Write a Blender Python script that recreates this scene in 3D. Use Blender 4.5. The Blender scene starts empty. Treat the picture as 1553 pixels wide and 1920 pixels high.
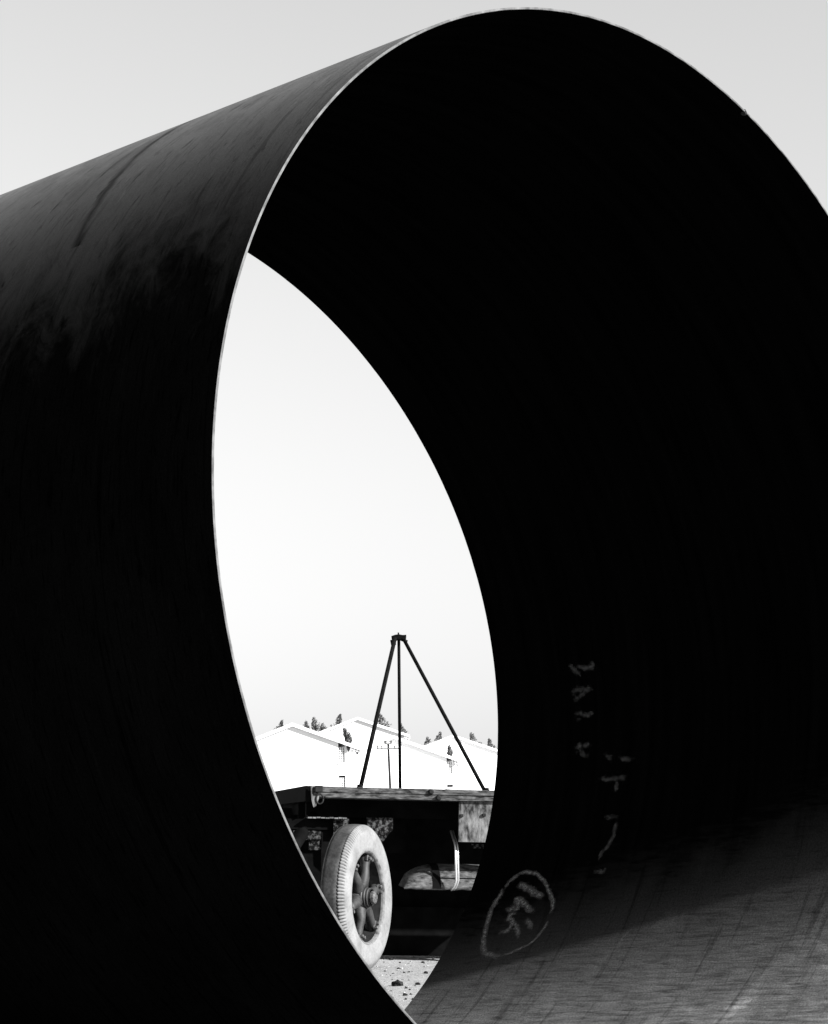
import bpy, bmesh, math, random
import numpy as np
from mathutils import Vector, Matrix, noise as mnoise

random.seed(7)
scene = bpy.context.scene
col = scene.collection
R = math.radians

# ------------------------------------------------------------------ camera
FPX, CX, CY, ROLL, CAM_H = 4402.228, 776.5, 1560.0, -0.02246, 0.955
cam = bpy.data.cameras.new('camera')
cam_ob = bpy.data.objects.new('camera', cam)
col.objects.link(cam_ob)
cam.sensor_fit = 'VERTICAL'
cam.sensor_height = 24.0
cam.lens = FPX * 24.0 / 1920.0
cam.shift_y = (CY - 960.0) / 1920.0
cam.shift_x = 0.0
cam.clip_start = 0.1
cam.clip_end = 6000.0
cam_ob.location = (0.0, 0.0, CAM_H)
cam_ob.rotation_euler = (Matrix.Rotation(math.pi / 2, 3, 'X') @ Matrix.Rotation(ROLL, 3, 'Z')).to_euler()
scene.camera = cam_ob

# ------------------------------------------------------------------ sky and sun
SUN_AZ, SUN_EL = 115.0, 28.0
world = bpy.data.worlds.new('World')
scene.world = world
world.use_nodes = True
wn, wl = world.node_tree.nodes, world.node_tree.links
sky = wn.new('ShaderNodeTexSky')
sky.sky_type = 'NISHITA'
sky.sun_disc = False
sky.sun_elevation = R(SUN_EL)
sky.sun_rotation = R(SUN_AZ)
sky.air_density = 1.5
sky.dust_density = 0.0
sky.ozone_density = 1.0
# blue-sensitive black-and-white film: the sky records by its blue light
sep = wn.new('ShaderNodeSeparateColor')
wl.new(sky.outputs[0], sep.inputs[0])
mg = wn.new('ShaderNodeMath'); mg.operation = 'MULTIPLY'; mg.inputs[1].default_value = 0.28
mb_ = wn.new('ShaderNodeMath'); mb_.operation = 'MULTIPLY_ADD'; mb_.inputs[1].default_value = 0.72
wl.new(sep.outputs[1], mg.inputs[0])
wl.new(sep.outputs[2], mb_.inputs[0])
wl.new(mg.outputs[0], mb_.inputs[2])
wl.new(mb_.outputs[0], wn['Background'].inputs[0])
wn['Background'].inputs[1].default_value = 0.0595

sun = bpy.data.lights.new('sun', 'SUN')
sun.energy = 4.6
sun.angle = R(0.8)
sun.color = (1.0, 1.0, 1.0)
sun_ob = bpy.data.objects.new('sun', sun)
col.objects.link(sun_ob)
sd = Vector((math.sin(R(SUN_AZ)) * math.cos(R(SUN_EL)), math.cos(R(SUN_AZ)) * math.cos(R(SUN_EL)), math.sin(R(SUN_EL))))
sun_ob.rotation_euler = (-sd).to_track_quat('-Z', 'Y').to_euler()
sun_ob.location = sd * 50

vs = scene.view_settings
vs.view_transform = 'Standard'
vs.look = 'None'
vs.exposure = 1.55
vs.gamma = 1.0
vs.use_curve_mapping = False

# ------------------------------------------------------------------ helpers
def tag(o, label=None, cat=None, group=None, kind=None):
    if label: o['label'] = label
    if cat: o['category'] = cat
    if group: o['group'] = group
    if kind: o['kind'] = kind
    return o

def empty(name, mat=None, parent=None):
    o = bpy.data.objects.new(name, None)
    o.empty_display_size = 0.3
    col.objects.link(o)
    if parent: o.parent = parent
    if mat is not None: o.matrix_local = mat
    return o

def mesh_obj(name, verts, faces, mats, parent=None, smooth=False, mat_idx=None):
    me = bpy.data.meshes.new(name)
    me.from_pydata([tuple(v) for v in verts], [], faces)
    for m in (mats if isinstance(mats, (list, tuple)) else [mats]):
        me.materials.append(m)
    if smooth:
        me.polygons.foreach_set('use_smooth', [True] * len(me.polygons))
    if mat_idx is not None:
        me.polygons.foreach_set('material_index', mat_idx)
    me.update()
    o = bpy.data.objects.new(name, me)
    col.objects.link(o)
    if parent: o.parent = parent
    return o

class MB:
    """collects shapes into one mesh"""
    def __init__(self): self.v, self.f = [], []
    def add(self, vs_, fs):
        n = len(self.v)
        self.v += [Vector(p) for p in vs_]
        self.f += [tuple(i + n for i in f) for f in fs]
        return self
    def box(self, lo, hi, M=None, jit=0.0):
        x0, y0, z0 = lo; x1, y1, z1 = hi
        vs_ = [Vector(p) for p in ((x0,y0,z0),(x1,y0,z0),(x1,y1,z0),(x0,y1,z0),(x0,y0,z1),(x1,y0,z1),(x1,y1,z1),(x0,y1,z1))]
        if M is not None: vs_ = [M @ p for p in vs_]
        return self.add(vs_, [(0,3,2,1),(4,5,6,7),(0,1,5,4),(1,2,6,5),(2,3,7,6),(3,0,4,7)])
    def tube(self, pts, rad, n=12, cap=True, squash=1.0):
        pts = [Vector(p) for p in pts]
        rads = rad if isinstance(rad, (list, tuple)) else [rad] * len(pts)
        base = len(self.v); ref = None
        for i, p in enumerate(pts):
            t = (pts[min(i + 1, len(pts) - 1)] - pts[max(i - 1, 0)]).normalized()
            if ref is None:
                ref = Vector((0, 0, 1)) if abs(t.z) < 0.9 else Vector((1, 0, 0))
            a = t.cross(ref).normalized(); b = a.cross(t).normalized()
            ref = b
            for k in range(n):
                an = 2 * math.pi * k / n
                self.v.append(p + (a * math.cos(an) + b * math.sin(an) * squash) * rads[i])
        for i in range(len(pts) - 1):
            for k in range(n):
                k2 = (k + 1) % n
                self.f.append((base + i*n + k, base + i*n + k2, base + (i+1)*n + k2, base + (i+1)*n + k))
        if cap:
            self.f.append(tuple(base + k for k in reversed(range(n))))
            self.f.append(tuple(base + (len(pts) - 1)*n + k for k in range(n)))
        return self
    def lathe(self, prof, n=48, axis='X', closed=False):
        """prof: list of (radius, along)"""
        base = len(self.v); m = len(prof)
        for k in range(n):
            an = 2 * math.pi * k / n
            c, s = math.cos(an), math.sin(an)
            for r, x in prof:
                self.v.append(Vector((x, r * c, r * s)) if axis == 'X' else Vector((r * c, r * s, x)))
        for k in range(n):
            k2 = (k + 1) % n
            for i in range(m if closed else m - 1):
                j = (i + 1) % m
                self.f.append((base + k*m + i, base + k*m + j, base + k2*m + j, base + k2*m + i))
        return self
    def prism(self, poly, d0, d1, M):
        """poly of (a, b) in the plane, extruded from d0 to d1 along the third axis, then M"""
        n = len(poly)
        vs_ = [M @ Vector((a, d0, b)) for a, b in poly] + [M @ Vector((a, d1, b)) for a, b in poly]
        fs = [tuple(range(n)), tuple(reversed(range(n, 2*n)))]
        fs += [(i, i + n, (i + 1) % n + n, (i + 1) % n) for i in range(n)]
        return self.add(vs_, fs)
    def build(self, name, mat, parent=None, smooth=False, bevel=0.0, sharp=None):
        o = mesh_obj(name, self.v, self.f, mat, parent, False)
        me = o.data
        bm = bmesh.new(); bm.from_mesh(me)
        bmesh.ops.recalc_face_normals(bm, faces=bm.faces)
        if bevel > 0:
            bmesh.ops.bevel(bm, geom=[e for e in bm.edges if e.is_manifold and e.calc_face_angle(0) > 0.6], offset=bevel, segments=1, affect='EDGES')
        if smooth:
            for f in bm.faces: f.smooth = True
            if sharp:
                for e in bm.edges:
                    if e.is_manifold and e.calc_face_angle(0) > sharp: e.smooth = False
        bm.to_mesh(me); bm.free()
        return o

# pixel of the photograph (full size) -> ray from the camera: direction with y = 1
def ray(px, py):
    u, v = px - CX, py - CY
    c, s = math.cos(ROLL), math.sin(ROLL)
    return Vector(((c*u + s*v) / FPX, 1.0, -(-s*u + c*v) / FPX))
EYE = Vector((0, 0, CAM_H))
def at(px, py, depth):
    return EYE + ray(px, py) * depth

def sm(a, b, x):
    t = min(1.0, max(0.0, (x - a) / (b - a)))
    return t * t * (3 - 2 * t)

# ------------------------------------------------------------------ materials (all neutral greys: the film is black and white)
def new_mat(name):
    m = bpy.data.materials.new(name); m.use_nodes = True
    nt = m.node_tree
    return m, nt.nodes, nt.links, nt.nodes['Principled BSDF']

def N(nodes, typ, **kw):
    n = nodes.new(typ)
    for k, v in kw.items(): setattr(n, k, v)
    return n

def ramp(nodes, links, src, stops):
    r = nodes.new('ShaderNodeValToRGB')
    els = r.color_ramp.elements
    while len(els) < len(stops): els.new(0.5)
    for e, (p, c) in zip(els, stops):
        e.position = p; e.color = (c, c, c, 1)
    links.new(src, r.inputs[0])
    return r.outputs[0]

def math_n(nodes, links, op, a, b=None, clamp=False):
    n = nodes.new('ShaderNodeMath'); n.operation = op; n.use_clamp = clamp
    for i, x in enumerate((a, b)):
        if x is None: continue
        if isinstance(x, (int, float)): n.inputs[i].default_value = x
        else: links.new(x, n.inputs[i])
    return n.outputs[0]

def noise_tex(nodes, links, coord, scale, detail=5.0, rough=0.55, stretch=(1, 1, 1), dist=0.0, rot=(0, 0, 0)):
    mp = nodes.new('ShaderNodeMapping')
    mp.inputs['Scale'].default_value = stretch
    mp.inputs['Rotation'].default_value = rot
    links.new(coord, mp.inputs[0])
    t = nodes.new('ShaderNodeTexNoise')
    t.inputs['Scale'].default_value = scale
    t.inputs['Detail'].default_value = detail
    t.inputs['Roughness'].default_value = rough
    t.inputs['Distortion'].default_value = dist
    links.new(mp.outputs[0], t.inputs[0])
    return t.outputs[0]

def set_spec(b, v):
    b.inputs['Specular IOR Level'].default_value = v

def worn(name, lo, hi, scale=12.0, rough=0.6, spec=0.3, bump=0.0, stretch=(1, 1, 1), p0=0.35, p1=0.68, coord='Object', detail=6.0, metallic=0.0):
    m, n, l, b = new_mat(name)
    tc = n.new('ShaderNodeTexCoord')
    t = noise_tex(n, l, tc.outputs[coord], scale, detail, 0.6, stretch)
    l.new(ramp(n, l, t, [(p0, lo), (p1, hi)]), b.inputs['Base Color'])
    b.inputs['Roughness'].default_value = rough
    b.inputs['Metallic'].default_value = metallic
    set_spec(b, spec)
    if bump:
        bp = n.new('ShaderNodeBump'); bp.inputs['Strength'].default_value = bump; bp.inputs['Distance'].default_value = 0.01
        l.new(t, bp.inputs['Height']); l.new(bp.outputs[0], b.inputs['Normal'])
    return m

M = {}
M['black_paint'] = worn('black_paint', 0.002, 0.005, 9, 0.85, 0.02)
M['black_steel'] = worn('black_steel', 0.006, 0.018, 20, 0.65, 0.15)
M['dark_rubber'] = worn('dark_rubber', 0.02, 0.05, 30, 0.8, 0.2)
M['old_plank'] = worn('old_plank', 0.008, 0.12, 34, 0.85, 0.1, 0.5, (0.4, 1, 1.4), 0.36, 0.68, detail=10.0)
M['pale_panel'] = worn('pale_panel', 0.010, 0.17, 17, 0.8, 0.15, 0.3, (1.6, 1, 0.6), 0.36, 0.66, detail=11.0)
M['mud_steel'] = worn('mud_steel', 0.003, 0.11, 40, 0.85, 0.05, 0.5, (1, 1, 1), 0.47, 0.74, detail=9.0)
M['fender_steel'] = worn('fender_steel', 0.008, 0.12, 18, 0.8, 0.15, 0.3, (1, 1, 2.2), 0.33, 0.7, detail=10.0)
M['bright_steel'] = worn('bright_steel', 0.55, 0.7, 40, 0.3, 0.5, metallic=0.7)
M['drum'] = worn('drum', 0.004, 0.012, 20, 0.8, 0.05)
M['spoke_iron'] = worn('spoke_iron', 0.008, 0.045, 16, 0.6, 0.3, 0.3, p0=0.35, p1=0.7)
M['rim_paint'] = worn('rim_paint', 0.02, 0.18, 18, 0.6, 0.3, p0=0.3)
M['lug_steel'] = worn('lug_steel', 0.015, 0.12, 60, 0.5, 0.4)
M['white_wall'] = worn('white_wall', 0.76, 0.86, 0.5, 0.9, 0.1, p0=0.3, p1=0.7)
M['side_wall'] = worn('side_wall', 0.74, 0.84, 0.5, 0.9, 0.1)
M['white_board'] = worn('white_board', 0.80, 0.86, 2, 0.8, 0.1)
M['roof_sheet'] = worn('roof_sheet', 0.62, 0.74, 2, 0.7, 0.2)
M['soffit'] = worn('soffit', 0.2, 0.3, 3, 0.8, 0.1)
M['lattice'] = worn('lattice', 0.68, 0.78, 3, 0.9, 0.1)
M['dark_room'] = worn('dark_room', 0.02, 0.03, 3, 0.95, 0.02)
M['pole_wood'] = worn('pole_wood', 0.008, 0.025, 8, 0.85, 0.1, stretch=(1, 1, 0.1))
M['insulator'] = worn('insulator', 0.10, 0.18, 5, 0.4, 0.4)
M['tripod_paint'] = worn('tripod_paint', 0.002, 0.006, 30, 0.75, 0.04)
M['bark'] = worn('bark', 0.05, 0.12, 6, 0.9, 0.1)
M['stone_dark'] = worn('stone_dark', 0.006, 0.03, 60, 0.95, 0.02, 0.9)
M['stone_pale'] = worn('stone_pale', 0.22, 0.36, 40, 0.9, 0.1, 0.5)
M['rim_edge'] = worn('rim_edge', 0.04, 0.14, 26, 0.65, 0.2, 0.3, detail=10.0)

# leaves
m, n, l, b = new_mat('leaf')
oi = n.new('ShaderNodeTexCoord')
t = noise_tex(n, l, oi.outputs['Object'], 3.0, 3.0)
l.new(ramp(n, l, t, [(0.3, 0.06), (0.7, 0.14)]), b.inputs['Base Color'])
b.inputs['Roughness'].default_value = 0.7; set_spec(b, 0.2)
M['leaf'] = m

# chalk: crumbly, rubbed thin towards the edges of each stroke
for nm, cv, lo, hi in (('chalk', 0.13, 0.62, 1.0), ('faint_chalk', 0.095, 0.70, 1.1)):
    m, n, l, b = new_mat(nm)
    tc = n.new('ShaderNodeTexCoord')
    fd = n.new('ShaderNodeAttribute'); fd.attribute_name = 'fade'
    t = noise_tex(n, l, tc.outputs['Object'], 55.0, 10.0, 0.8)
    t2 = noise_tex(n, l, tc.outputs['Object'], 240.0, 3.0, 0.6)
    tt_ = math_n(n, l, 'ADD', math_n(n, l, 'MULTIPLY', t, 1.0), math_n(n, l, 'MULTIPLY', t2, 0.30))
    tt_ = math_n(n, l, 'SUBTRACT', tt_, 0.10)
    al = math_n(n, l, 'ADD', tt_, math_n(n, l, 'MULTIPLY', fd.outputs['Fac'], 0.35))
    b.inputs['Base Color'].default_value = (cv, cv, cv, 1)
    b.inputs['Roughness'].default_value = 0.95; set_spec(b, 0.0)
    mr = n.new('ShaderNodeMapRange'); mr.interpolation_type = 'SMOOTHSTEP'
    mr.inputs['From Min'].default_value = lo; mr.inputs['From Max'].default_value = hi
    mr.inputs['To Max'].default_value = 0.85
    l.new(al, mr.inputs[0]); l.new(mr.outputs[0], b.inputs['Alpha'])
    M[nm] = m

# sandy ground
m, n, l, b = new_mat('sandy_ground')
tc = n.new('ShaderNodeTexCoord')
big = noise_tex(n, l, tc.outputs['Object'], 0.9, 6.0, 0.6)
fine = noise_tex(n, l, tc.outputs['Object'], 28.0, 8.0, 0.7)
spk = noise_tex(n, l, tc.outputs['Object'], 70.0, 3.0, 0.5)
a1 = ramp(n, l, big, [(0.3, 0.25), (0.7, 0.33)])
a2 = ramp(n, l, fine, [(0.28, 0.5), (0.58, 1.0)])
a3 = ramp(n, l, spk, [(0.30, 0.35), (0.40, 1.0)])
l.new(math_n(n, l, 'MULTIPLY', math_n(n, l, 'MULTIPLY', a1, a2), a3), b.inputs['Base Color'])
b.inputs['Roughness'].default_value = 0.95; set_spec(b, 0.1)
bp = n.new('ShaderNodeBump'); bp.inputs['Strength'].default_value = 0.6; bp.inputs['Distance'].default_value = 0.02
l.new(fine, bp.inputs['Height']); l.new(bp.outputs[0], b.inputs['Normal'])
M['ground'] = m

# tyre: pale road dust on the flank, grey worn tread
m, n, l, b = new_mat('tyre_rubber')
tc = n.new('ShaderNodeTexCoord')
at_ = n.new('ShaderNodeAttribute'); at_.attribute_name = 'dust'
t1 = noise_tex(n, l, tc.outputs['Object'], 7.0, 6.0, 0.6)
t2 = noise_tex(n, l, tc.outputs['Object'], 60.0, 5.0, 0.7)
flank = math_n(n, l, 'MULTIPLY', ramp(n, l, t1, [(0.25, 0.11), (0.65, 0.21)]), ramp(n, l, t2, [(0.25, 0.75), (0.55, 1.0)]))
tread = math_n(n, l, 'MULTIPLY', ramp(n, l, t1, [(0.3, 0.012), (0.7, 0.075)]), ramp(n, l, t2, [(0.3, 0.45), (0.6, 1.0)]))
mx = n.new('ShaderNodeMix'); mx.data_type = 'FLOAT'
l.new(at_.outputs['Fac'], mx.inputs[0]); l.new(tread, mx.inputs[2]); l.new(flank, mx.inputs[3])
l.new(mx.outputs[0], b.inputs['Base Color'])
b.inputs['Roughness'].default_value = 0.85; set_spec(b, 0.15)
bp = n.new('ShaderNodeBump'); bp.inputs['Strength'].default_value = 0.25; bp.inputs['Distance'].default_value = 0.004
l.new(t2, bp.inputs['Height']); l.new(bp.outputs[0], b.inputs['Normal'])
M['tyre'] = m

# pipe steel; UV = (arc length, length along the axis) in metres
def pipe_uv(n):
    uv = n.new('ShaderNodeUVMap'); uv.uv_map = 'UVMap'
    return uv.outputs[0]

m, n, l, b = new_mat('pipe_outside')
uv = pipe_uv(n)
streak = noise_tex(n, l, uv, 8.0, 12.0, 0.76, (0.75, 1.35, 1), 0.9, (0, 0, 0.3))
scratch = noise_tex(n, l, uv, 9.0, 3.0, 0.5, (0.10, 5.0, 1), 0.25, (0, 0, 0.30))
blot = noise_tex(n, l, uv, 2.1, 10.0, 0.68, (0.8, 1.25, 1), 0.8, (0, 0, 0.25))
dabs = noise_tex(n, l, uv, 15.0, 7.0, 0.6, (0.5, 2.0, 1), 0.8, (0, 0, 0.22))
grain = noise_tex(n, l, uv, 190.0, 4.0, 0.8, (0.8, 1.2, 1))
scuff = noise_tex(n, l, uv, 42.0, 6.0, 0.65, (0.28, 2.2, 1), 0.3, (0, 0, 0.18))
sx = n.new('ShaderNodeSeparateXYZ'); l.new(uv, sx.inputs[0])
# streaked, dusty back; skylight on top and shade down the flank put into colour
arcd = math_n(n, l, 'SUBTRACT', sx.outputs[0], math.pi / 2 * 1.645)
arcd = math_n(n, l, 'ADD', arcd, math_n(n, l, 'MULTIPLY', math_n(n, l, 'SUBTRACT', blot, 0.5), 0.75))
arcd = math_n(n, l, 'ADD', arcd, math_n(n, l, 'MULTIPLY', math_n(n, l, 'SUBTRACT', streak, 0.5), 0.8))
mr = n.new('ShaderNodeMapRange'); mr.interpolation_type = 'SMOOTHSTEP'
mr.inputs['From Min'].default_value = 0.35; mr.inputs['From Max'].default_value = 2.1
mr.inputs['To Min'].default_value = 1.0; mr.inputs['To Max'].default_value = 0.0
l.new(arcd, mr.inputs[0])
c1 = math_n(n, l, 'ADD', 0.002, math_n(n, l, 'MULTIPLY', mr.outputs[0], ramp(n, l, streak, [(0.32, 0.05), (0.68, 0.25)])))
c2 = ramp(n, l, blot, [(0.32, 0.55), (0.68, 1.3)])
c3 = ramp(n, l, dabs, [(0.28, 0.25), (0.40, 1.0)])
c4 = math_n(n, l, 'MULTIPLY', ramp(n, l, grain, [(0.3, 0.5), (0.7, 1.5)]), ramp(n, l, scuff, [(0.34, 0.35), (0.45, 1.0), (0.60, 1.0), (0.72, 1.7)]))
c4 = math_n(n, l, 'MULTIPLY', c4, ramp(n, l, scratch, [(0.33, 0.55), (0.37, 1.0), (0.66, 1.0), (0.70, 1.25)]))
# one long dark scrape round the shell
wob = noise_tex(n, l, uv, 3.0, 3.0)
arc0, s0, arc1, s1 = 2.02 * 1.645, 0.875, 2.55 * 1.645, 0.735
ln = math_n(n, l, 'SUBTRACT', sx.outputs[1], math_n(n, l, 'ADD', math_n(n, l, 'MULTIPLY', sx.outputs[0], (s1 - s0) / (arc1 - arc0)), s0 - arc0 * (s1 - s0) / (arc1 - arc0)))
ln = math_n(n, l, 'ADD', ln, math_n(n, l, 'MULTIPLY', math_n(n, l, 'SUBTRACT', wob, 0.5), 0.14))
ln = math_n(n, l, 'ABSOLUTE', ln)
within = math_n(n, l, 'LESS_THAN', math_n(n, l, 'ABSOLUTE', math_n(n, l, 'SUBTRACT', sx.outputs[0], (arc0 + arc1) / 2 - 0.05)), (arc1 - arc0) / 2 + 0.15)
sc = ramp(n, l, math_n(n, l, 'ADD', ln, math_n(n, l, 'MULTIPLY', math_n(n, l, 'SUBTRACT', dabs, 0.5), 0.03)), [(0.004, 0.3), (0.026, 1.0)])
sc = math_n(n, l, 'SUBTRACT', 1.0, math_n(n, l, 'MULTIPLY', within, math_n(n, l, 'SUBTRACT', 1.0, sc)))
prod = math_n(n, l, 'MULTIPLY', math_n(n, l, 'MULTIPLY', c1, c2), math_n(n, l, 'MULTIPLY', math_n(n, l, 'MULTIPLY', c3, c4), sc))
l.new(prod, b.inputs['Base Color'])
rr = ramp(n, l, blot, [(0.3, 0.62), (0.7, 0.48)])
l.new(rr, b.inputs['Roughness'])
set_spec(b, 0.5)
l.new(math_n(n, l, 'MULTIPLY', math_n(n, l, 'MULTIPLY', c3, sc), math_n(n, l, 'MULTIPLY', mr.outputs[0], 0.40)), b.inputs['Specular IOR Level'])  # sheen fades down the flank with the painted shade
bp = n.new('ShaderNodeBump'); bp.inputs['Strength'].default_value = 0.25; bp.inputs['Distance'].default_value = 0.004
l.new(streak, bp.inputs['Height']); l.new(bp.outputs[0], b.inputs['Normal'])
M['pipe_out'] = m

m, n, l, b = new_mat('pipe_inside')
uv = pipe_uv(n)
sx = n.new('ShaderNodeSeparateXYZ'); l.new(uv, sx.inputs[0])
lengthwise = noise_tex(n, l, uv, 22.0, 8.0, 0.65, (2.6, 0.35, 1), 0.3)
round_ = noise_tex(n, l, uv, 6.0, 8.0, 0.62, (0.22, 3.4, 1), 0.4, (0, 0, -0.10))
blot = noise_tex(n, l, uv, 2.4, 7.0, 0.62, (0.7, 1.3, 1), 0.8)
grain = noise_tex(n, l, uv, 150.0, 4.0, 0.75)
# settled dust in the bottom of the pipe (arc measured from the lowest line), its fade up the wall partly painted shade
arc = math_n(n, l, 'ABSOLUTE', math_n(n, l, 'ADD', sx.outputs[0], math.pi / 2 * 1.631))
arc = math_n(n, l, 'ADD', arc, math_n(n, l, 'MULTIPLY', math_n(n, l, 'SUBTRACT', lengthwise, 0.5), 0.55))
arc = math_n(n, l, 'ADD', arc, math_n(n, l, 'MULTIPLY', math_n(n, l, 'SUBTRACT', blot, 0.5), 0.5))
shade_slant = math_n(n, l, 'MAXIMUM', math_n(n, l, 'SUBTRACT', sx.outputs[1], 0.4), 0.0)
arc = math_n(n, l, 'ADD', arc, math_n(n, l, 'MULTIPLY', shade_slant, 0.24))  # dust edge slanted along the cast shadow, putting that shade into the colour
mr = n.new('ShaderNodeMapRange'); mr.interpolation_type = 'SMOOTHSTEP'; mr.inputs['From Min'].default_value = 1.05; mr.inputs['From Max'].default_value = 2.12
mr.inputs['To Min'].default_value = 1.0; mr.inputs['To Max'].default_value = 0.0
l.new(arc, mr.inputs[0]); dust = mr.outputs[0]  # dust mask, also carrying the painted shadow edge
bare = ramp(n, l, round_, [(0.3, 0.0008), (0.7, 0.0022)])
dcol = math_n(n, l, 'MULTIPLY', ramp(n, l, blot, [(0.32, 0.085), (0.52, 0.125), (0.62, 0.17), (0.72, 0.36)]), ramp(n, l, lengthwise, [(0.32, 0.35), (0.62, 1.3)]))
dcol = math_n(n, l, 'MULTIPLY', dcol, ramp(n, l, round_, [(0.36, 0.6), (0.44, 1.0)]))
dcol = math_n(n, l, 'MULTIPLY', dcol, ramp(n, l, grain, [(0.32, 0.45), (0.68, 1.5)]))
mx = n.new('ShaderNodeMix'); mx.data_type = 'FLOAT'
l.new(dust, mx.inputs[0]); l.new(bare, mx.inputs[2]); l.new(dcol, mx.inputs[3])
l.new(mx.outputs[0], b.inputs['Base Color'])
b.inputs['Roughness'].default_value = 0.85; set_spec(b, 0.0)
bp = n.new('ShaderNodeBump'); bp.inputs['Strength'].default_value = 0.8; bp.inputs['Distance'].default_value = 0.004
l.new(lengthwise, bp.inputs['Height']); l.new(bp.outputs[0], b.inputs['Normal'])
M['pipe_in'] = m

# ------------------------------------------------------------------ ground
PX, PY, PR, PAZ, PINC, PL, PTH = 0.71014, 6.53607, 1.64522, 0.85697, -0.05591, 2.00709, 0.0062
AX = Vector((-math.sin(PAZ), math.cos(PAZ), PINC)).normalized()
RX = AX.cross(Vector((0, 0, 1))).normalized()
UP = RX.cross(AX)
SINK = 0.03
OV = 0.05503
PC = Vector((PX, PY, PR * (1 - OV) - SINK - AX.z * PL))
PFAR = PC + AX * PL
TILT = 0.043
def ground_z(x, y, rough=True):
    # the yard falls away to the right under the trailer
    z = -TILT * max(-2.5, min(6.5, x + 0.35)) * sm(13.0, 15.6, y) * (1 - sm(26, 45, y))
    # a low rise of earth under the near end of the pipe
    axh = Vector((AX.x, AX.y)).normalized()
    d = Vector((x - PFAR.x, y - PFAR.y))
    t = -d.dot(axh)
    side = abs(d.dot(Vector((axh.y, -axh.x))))
    z += 0.0559 * max(0.0, min(2.6, t)) * (1 - sm(1.2, 3.2, side)) * (1 - sm(2.6, 5.0, t))
    if rough and -8 < x < 10 and 2 < y < 26:
        z += 0.012 * mnoise.noise(Vector((x * 1.3, y * 1.3, 0))) + 0.006 * mnoise.noise(Vector((x * 6, y * 6, 3)))
    return z
def graded(lo, a, b, hi, step):
    xs = list(np.arange(a, b + 1e-6, step))
    g = step; p = b
    while p < hi: g *= 1.35; p += g; xs.append(p)
    g = step; p = a
    while p > lo: g *= 1.35; p -= g; xs.insert(0, p)
    return xs
gx, gy = graded(-3000, -4, 5, 3000, 0.07), graded(-300, 4, 21, 4500, 0.07)
V = [(x, y, ground_z(x, y)) for y in gy for x in gx]
nx = len(gx)
Fc = [(j*nx + i, j*nx + i + 1, (j+1)*nx + i + 1, (j+1)*nx + i) for j in range(len(gy) - 1) for i in range(nx - 1)]
tag(mesh_obj('ground', V, Fc, M['ground'], None, True), kind='structure')

# ------------------------------------------------------------------ houses
class House:
    """a gabled house whose gable end faces the right of the camera"""
    def __init__(self, label, px_ridge, py_ridge, depth, yaw):
        self.t = Vector((math.cos(yaw), math.sin(yaw), 0))
        self.b = Vector((-math.sin(yaw), math.cos(yaw), 0))      # away, along the ridge
        self.O = at(px_ridge, py_ridge, depth); self.O.z = 0
        self.M = Matrix.Translation(self.O) @ Matrix.Rotation(yaw, 4, 'Z')
        self.root = empty('gable_house', self.M)
        tag(self.root, label, 'house', 'white gabled houses beyond the trailer')
    def ab(self, px, py):
        """pixel -> (along the gable, height) in the plane of the gable"""
        r = ray(px, py)
        d = (self.O - EYE).dot(self.b) / r.dot(self.b)
        p = EYE + r * d
        return (p - self.O).dot(self.t), p.z

def poly_clip(poly, a0, a1):
    """clip a (a, b) polygon to a0 <= a <= a1"""
    def cut(pl, lim, keep_less):
        out = []
        for i in range(len(pl)):
            p, q = pl[i], pl[(i + 1) % len(pl)]
            ip = (p[0] <= lim) if keep_less else (p[0] >= lim)
            iq = (q[0] <= lim) if keep_less else (q[0] >= lim)
            if ip: out.append(p)
            if ip != iq:
                t = (lim - p[0]) / (q[0] - p[0])
                out.append((lim, p[1] + t * (q[1] - p[1])))
        return out
    return cut(cut(poly, a1, True), a0, False)

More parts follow.
